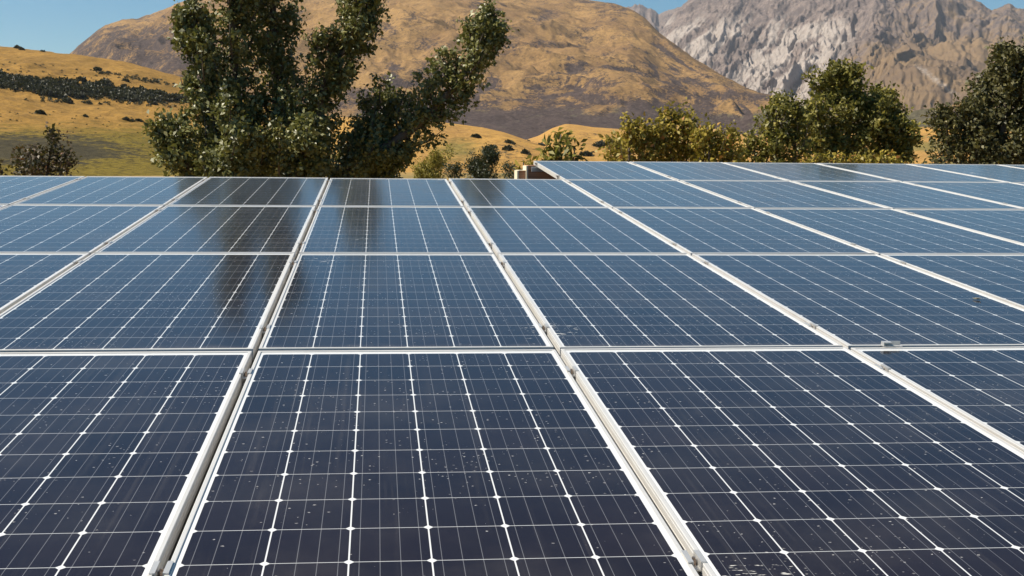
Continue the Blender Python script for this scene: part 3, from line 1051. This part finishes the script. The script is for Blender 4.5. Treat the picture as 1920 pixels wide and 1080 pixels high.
AUT = 'autumn bushes behind the farthest panels'
tree('autumn_bush', 'yellow and orange leafed bush at the left end of the bushes behind the far panels', 'bush', 1190, 21.0, [
    ([(1180, 330, 34), (1180, 280, 32), (1190, 250, 20), (1195, 232, 5)], 0), ([(1165, 330, 26), (1158, 285, 20), (1150, 262, 6)], 0.3), ([(1210, 330, 30), (1215, 275, 26), (1222, 243, 6)], 0.2)], L_AUT, 0.085, 210, AUT, tw=0.2, lpt=10, trunk_r=0.04)
tree('autumn_bush', 'tallest of the yellow and orange leafed bushes left of the olive green trees', 'bush', 1265, 21.5, [
    ([(1260, 330, 42), (1258, 270, 40), (1262, 235, 24), (1258, 210, 6)], 0), ([(1285, 330, 34), (1290, 260, 30), (1288, 220, 8)], 0.3), ([(1240, 330, 30), (1232, 272, 24), (1225, 245, 6)], -0.2)], L_AUT, 0.085, 210, AUT, tw=0.2, lpt=10, trunk_r=0.04)
tree('autumn_bush', 'low rusty orange bush between the tallest autumn bush and the olive green trees', 'bush', 1345, 21.0, [
    ([(1330, 330, 36), (1330, 275, 34), (1335, 248, 8)], 0), ([(1365, 330, 36), (1370, 285, 26), (1380, 255, 6)], 0.2), ([(1310, 330, 30), (1312, 280, 24), (1315, 252, 6)], 0.3)], L_AUT, 0.085, 210, AUT, tw=0.2, lpt=10, trunk_r=0.04)
tree('olive_bush', 'yellow green bush with two pointed tops left of the round tree', 'bush', 1455, 22.0, [
    ([(1455, 330, 46), (1450, 265, 42), (1455, 215, 24), (1460, 186, 6)], 0), ([(1490, 330, 34), (1492, 250, 26), (1492, 200, 6)], 0.2), ([(1420, 330, 32), (1415, 285, 24), (1410, 262, 8)], 0.1)], L_MID, 0.085, 210, tw=0.2, lpt=11, trunk_r=0.05)
tree('round_tree', 'rounded olive green tree with a pointed top, right of centre', 'tree', 1590, 24.0, [
    ([(1590, 330, 80), (1590, 240, 78), (1588, 188, 54), (1582, 155, 32), (1580, 138, 16)], 0), ([(1545, 330, 48), (1540, 250, 42), (1530, 205, 20)], -0.5),
    ([(1640, 330, 60), (1650, 245, 50), (1655, 205, 26), (1658, 184, 12)], 0.5), ([(1670, 330, 40), (1685, 265, 26), (1697, 235, 10)], 0.3)], L_MID, 0.09, 230, tw=0.22, lpt=13, trunk_r=0.09)
tree('autumn_hedge', 'low rusty hedge at the foot of the round tree behind the panels', 'hedge', 1590, 19.0, [
    ([(1500, 330, 16), (1530, 310, 14), (1580, 307, 12), (1640, 307, 13), (1700, 312, 10)], 0)], L_AUT, 0.07, 320, tw=0.12, lpt=9, trunk_r=0.02)
tree('dark_tree', 'tall dark tree rising at the right edge of the photo', 'tree', 1880, 44.0, [
    ([(1880, 330, 80), (1880, 240, 70), (1890, 170, 50), (1900, 125, 32), (1904, 100, 16)], 0), ([(1835, 330, 60), (1830, 250, 50), (1828, 215, 26), (1826, 198, 12)], -0.4),
    ([(1785, 330, 40), (1778, 270, 32), (1772, 230, 14), (1770, 212, 5)], -0.3), ([(1940, 330, 80), (1950, 220, 66), (1950, 140, 44), (1945, 95, 14)], 0.6),
    ([(1850, 330, 50), (1862, 190, 34), (1862, 140, 12)], 0.3)], L_DK2, 0.15, 75, tw=0.4, lpt=13, trunk_r=0.17)

tree('leafy_sapling', 'young sapling with long pointed leaves left of the farthest panels', 'sapling', 1050, 14.5, [
    ([(1052, 330, 18), (1050, 290, 16), (1050, 268, 14), (1052, 252, 12)], 0), ([(1030, 330, 14), (1032, 295, 12), (1032, 268, 10)], 0.1), ([(1072, 330, 14), (1075, 300, 12), (1078, 276, 10)], -0.1)],
    L_MID, 0.125, 190, tw=0.07, lpt=8, trunk_r=0.015, asp=0.17, fold=0.12, spread=0.15, subs=0)
tree('leafy_sprig', 'small yellow green sprig beside the timber upstand', 'plant', 982, 13.6, [
    ([(984, 335, 10), (982, 312, 9), (981, 300, 3)], 0)], L_AUT, 0.11, 160, tw=0.06, lpt=6, trunk_r=0.008, asp=0.17, spread=0.15, subs=0)

tree('dark_conifer', 'dark pointed evergreen beyond the middle of the array', 'tree', 912, 44.0, [
    ([(912, 345, 36), (912, 325, 34), (915, 304, 22), (918, 290, 8), (919, 281, 3)], 0), ([(890, 345, 24), (888, 322, 16), (885, 308, 5)], 0)], L_DARK, 0.12, 200, tw=0.22, lpt=14, trunk_r=0.06, asp=0.15)
tree('dark_shrub', 'small dark evergreen shrub left of the pointed evergreen', 'shrub', 852, 42.0, [
    ([(852, 345, 22), (852, 325, 16), (852, 314, 6)], 0)], L_DARK, 0.11, 130, tw=0.2, lpt=14, trunk_r=0.05, asp=0.15)
tree('dark_shrub', 'small dark evergreen shrub right of the pointed evergreen', 'shrub', 955, 42.0, [
    ([(955, 345, 20), (956, 322, 16), (957, 310, 6)], 0)], L_DARK, 0.11, 130, tw=0.2, lpt=14, trunk_r=0.05, asp=0.15)
tree('yellow_bush', 'rounded yellow green bush at the right foot of the tall dark tree', 'bush', 812, 48.0, [
    ([(812, 345, 38), (812, 318, 34), (812, 300, 18)], 0), ([(795, 345, 24), (790, 315, 18)], 0.3)], L_YEL, 0.16, 110, tw=0.25, lpt=16, trunk_r=0.05, asp=0.12)

# shrubs on the golden hills
def shrub_proto(lm, seed):
    n = 260
    d = unit(rng.normal(size=(n, 3)))
    d[:, 2] = np.abs(d[:, 2])
    lum = 0.7 + 0.6 * fbm(d[:, 0] * 1.7 + seed, d[:, 1] * 1.7, seed, 3)
    P = d * (rng.random(n) ** 0.35 * 0.5 * lum)[:, None]
    P[:, 2] *= 0.9
    return leaf_mesh('shrub', P, d + rng.normal(size=(n, 3)) * 0.7, 0.16 + 0.12 * rng.random(n), rng.random(n), 0.42, 0.2)


SH = [shrub_proto(L_SCRUB, s) for s in (1, 5, 9)]
for m_ in SH: m_.materials.append(L_SCRUB)
HILL_SHRUBS = [
    ('hill', 33, 91, 12, 'tiny dark shrub on left hill skyline, left of a close neighbour'),
    ('hill', 41, 90, 10, 'tiny dark shrub on left hill skyline, right of a close neighbour'),
    ('hill', 80, 97, 9, 'lone tiny shrub on left hill skyline'),
    ('hill', 183, 133, 15, 'dark shrub on the upper left hill, first in a sloping line of scrub'),
    ('hill', 203, 137, 9, 'small shrub second in the sloping line on the upper left hill'),
    ('hill', 235, 152, 13, 'round shrub standing just above the dark scrub belt on left hill'),
    ('hill', 232, 163, 11, 'shrub touching the top of the dark scrub belt on left hill'),
    ('hill', 195, 159, 26, 'wide low shrub above the middle of the dark scrub belt'),
    ('hill', 152, 152, 18, 'wide low shrub above the left part of the dark scrub belt'),
    ('hill', 343, 165, 15, 'dark shrub beside the tall tree near the right end of left hill'),
    ('hill', 126, 192, 17, 'round green shrub just below the dark scrub belt on left hill'),
    ('hill', 76, 213, 17, 'lone dark shrub on the open grass below the scrub belt'),
    ('hill', 236, 224, 12, 'left shrub of three in open grass below the scrub belt'),
    ('hill', 247, 227, 10, 'middle shrub of three in open grass below the scrub belt'),
    ('hill', 260, 227, 12, 'right shrub of three in open grass below the scrub belt'),
    ('hill', 160, 219, 9, 'faint small shrub between the lone shrub and the three'),
    ('hill', 288, 196, 13, 'small shrub under the right end of the dark scrub belt'),
    ('foothill', 893, 257, 18, 'dark shrub on the golden slope right of the tall dark tree'),
    ('foothill', 955, 269, 18, 'purple grey shrub high on the golden slope beyond the array'),
    ('foothill', 952, 281, 18, 'dark shrub midway down the golden slope above the evergreen'),
    ('foothill', 925, 277, 14, 'small brown shrub on the golden slope left of two darker ones'),
    ('foothill', 985, 288, 18, 'blue grey shrub low on the golden slope left of the sapling'),
    ('far_foothill', 1014, 276, 20, 'low dark shrub on far slope directly left of the sapling'),
    ('far_foothill', 1100, 293, 26, 'low dark shrub on far slope directly right of the sapling'),
    ('far_foothill', 1125, 275, 26, 'grey green low shrub on far slope left of the autumn bushes'),
    ('far_foothill', 990, 266, 9, 'tiny shrub where the two golden slopes meet'),
    ('far_foothill', 1112, 286, 6, 'tiny brown shrub on far slope among dry grass'),
]
GRP = 'dark shrubs dotted on the golden hills'
for k, (surf, px, py, wpx, lab) in enumerate(HILL_SHRUBS):
    p = on(surf, px, py) or on('hill', px, py + 4) or on('foothill', px, py + 4) or on('far_foothill', px, py + 4)
    if p is None: continue
    d = (p - CAM).length
    s = wpx * d / F_PX
    o = bpy.data.objects.new('hill_shrub', SH[k % 3])
    COL.objects.link(o)
    o.location = p - Vector((0, 0, 0.06 * s))
    o.scale = (s, s * random.uniform(0.8, 1.1), s * random.uniform(0.75, 1.0))
    o.rotation_euler = (0, 0, random.uniform(0, 6.28))
    tag(o, lab, 'shrub', GRP)


def scrub_mass(name, label, bands, seed):
    """dense scrub nobody could count, as one object of leaf clumps on the hill"""
    Ps, As, Ls, Ts = [], [], [], []
    for top, bot, x0, x1, n, wmin, wmax in bands:
        for _ in range(n):
            px = random.uniform(x0, x1)
            ty, by = np.interp(px, *zip(*top)), np.interp(px, *zip(*bot))
            py = random.uniform(ty, by)
            p = on('hill', px, py)
            if p is None: continue
            d = (p - CAM).length
            w = random.uniform(wmin, wmax) * d / F_PX
            m = 42
            q = unit(rng.normal(size=(m, 3)))
            q[:, 2] = np.abs(q[:, 2])
            Ps.append(np.array(tuple(p)) + q * (rng.random(m) ** 0.4 * 0.5 * w)[:, None] * np.array([1, 1, 0.95]))
            As.append(q + rng.normal(size=(m, 3)) * 0.6)
            Ls.append((0.22 + 0.15 * rng.random(m)) * w)
            Ts.append(np.clip(rng.random() * 0.6 + rng.random(m) * 0.4, 0, 1))
    me = leaf_mesh(name, np.concatenate(Ps), np.concatenate(As), np.concatenate(Ls), np.concatenate(Ts), 0.42, 0.2)
    o = link_mesh(name, me, L_SCRUB)
    tag(o, label, 'scrub', kind='stuff')


scrub_mass('scrub_belt', 'dark belt of dense scrub running across the golden left hill', [
    ([(-200, 118), (0, 140), (80, 151), (160, 157), (215, 166), (260, 170), (345, 186)], [(-200, 150), (0, 166), (60, 174), (110, 184), (200, 184), (260, 192), (300, 191), (345, 189)], -200, 345, 1000, 4, 17),
    ([(160, 130), (340, 160)], [(160, 133), (340, 166)], 165, 345, 40, 4, 8),
    ([(40, 178), (330, 192)], [(40, 190), (330, 203)], 40, 330, 60, 4, 9),
    ([(0, 112), (330, 150)], [(0, 135), (330, 160)], 0, 330, 60, 2, 5),
    ([(0, 200), (330, 205)], [(0, 250), (330, 250)], 0, 330, 50, 2, 4)], 3)

# ------------------------------------------------------------------ insect on a panel
def insect():
    p = AW(2.345, 0.655, -0.0035)
    q = None
    d = A3.inverted() @ ray(1831, 562)
    k = -(CAM_A.z + 0.0035) / d.z
    q = CAM_A + d * k
    loc = AW(q.x, q.y, -0.0035)
    root = thing('insect', 'tiny pale winged insect resting on a panel right of centre', 'insect', loc, (ALPHA, 0, R(150)))
    b = MB()
    b.tube([(x * 0.001, 0, (5 + z) * 0.001) for x, z in ((14, 0), (12, 0.3), (10, 0), (9, 0.4), (5, 1), (2, 0.2), (-2, 0.4), (-9, -0.4), (-16, -1.6))],
           [0.0006, 0.0026, 0.0022, 0.0012, 0.0036, 0.0018, 0.0032, 0.0028, 0.0006], 8)
    for s in (-1, 1):
        for x in (7, 4, 1):
            b.tube([(x * 0.001, s * 0.002, 0.0045), ((x + 1) * 0.001, s * 0.007, 0.007), (x * 0.001, s * 0.012, 0.0002)], [0.0006, 0.0005, 0.0003], 4)
        b.tube([(0.013, s * 0.001, 0.006), (0.018, s * 0.003, 0.009)], [0.0004, 0.0002], 4)
    link_mesh('body', b.mesh('body', True), simple('insect_body', (0.34, 0.30, 0.20), 0.4), root)
    for s in (-1, 1):
        w = MB()
        pts = [(0.005, s * 0.002), (0.0, s * 0.006), (-0.012, s * 0.010), (-0.020, s * 0.008), (-0.018, s * 0.004), (-0.006, s * 0.002)]
        w.poly([(x, y, 0.0085) for x, y in pts] + [(x, y, 0.0088) for x, y in pts], [tuple(range(5, -1, -1)), tuple(range(6, 12))] + [(i, (i + 1) % 6, 6 + (i + 1) % 6, 6 + i) for i in range(6)])
        link_mesh('wing', w.mesh('wing'), simple('insect_wing', (0.55, 0.53, 0.46), 0.3), root)


insect()
print('panels', n_panel)

# ------------------------------------------------------------------ air
def haze():
    b = MB()
    b.box(-5500, 6500, -300, 7600, -3, 1250)
    T = NT('haze')
    T.t.nodes.remove(T.b)
    v = T.n('VolumePrincipled', {'Color': (0.86, 0.90, 1.0, 1), 'Density': 0.000045, 'Anisotropy': 0.2})
    T.t.links.new(v.outputs[0], T.out.inputs['Volume'])
    o = link_mesh('haze', b.mesh('haze'), T.m)
    o['kind'] = 'stuff'


haze()
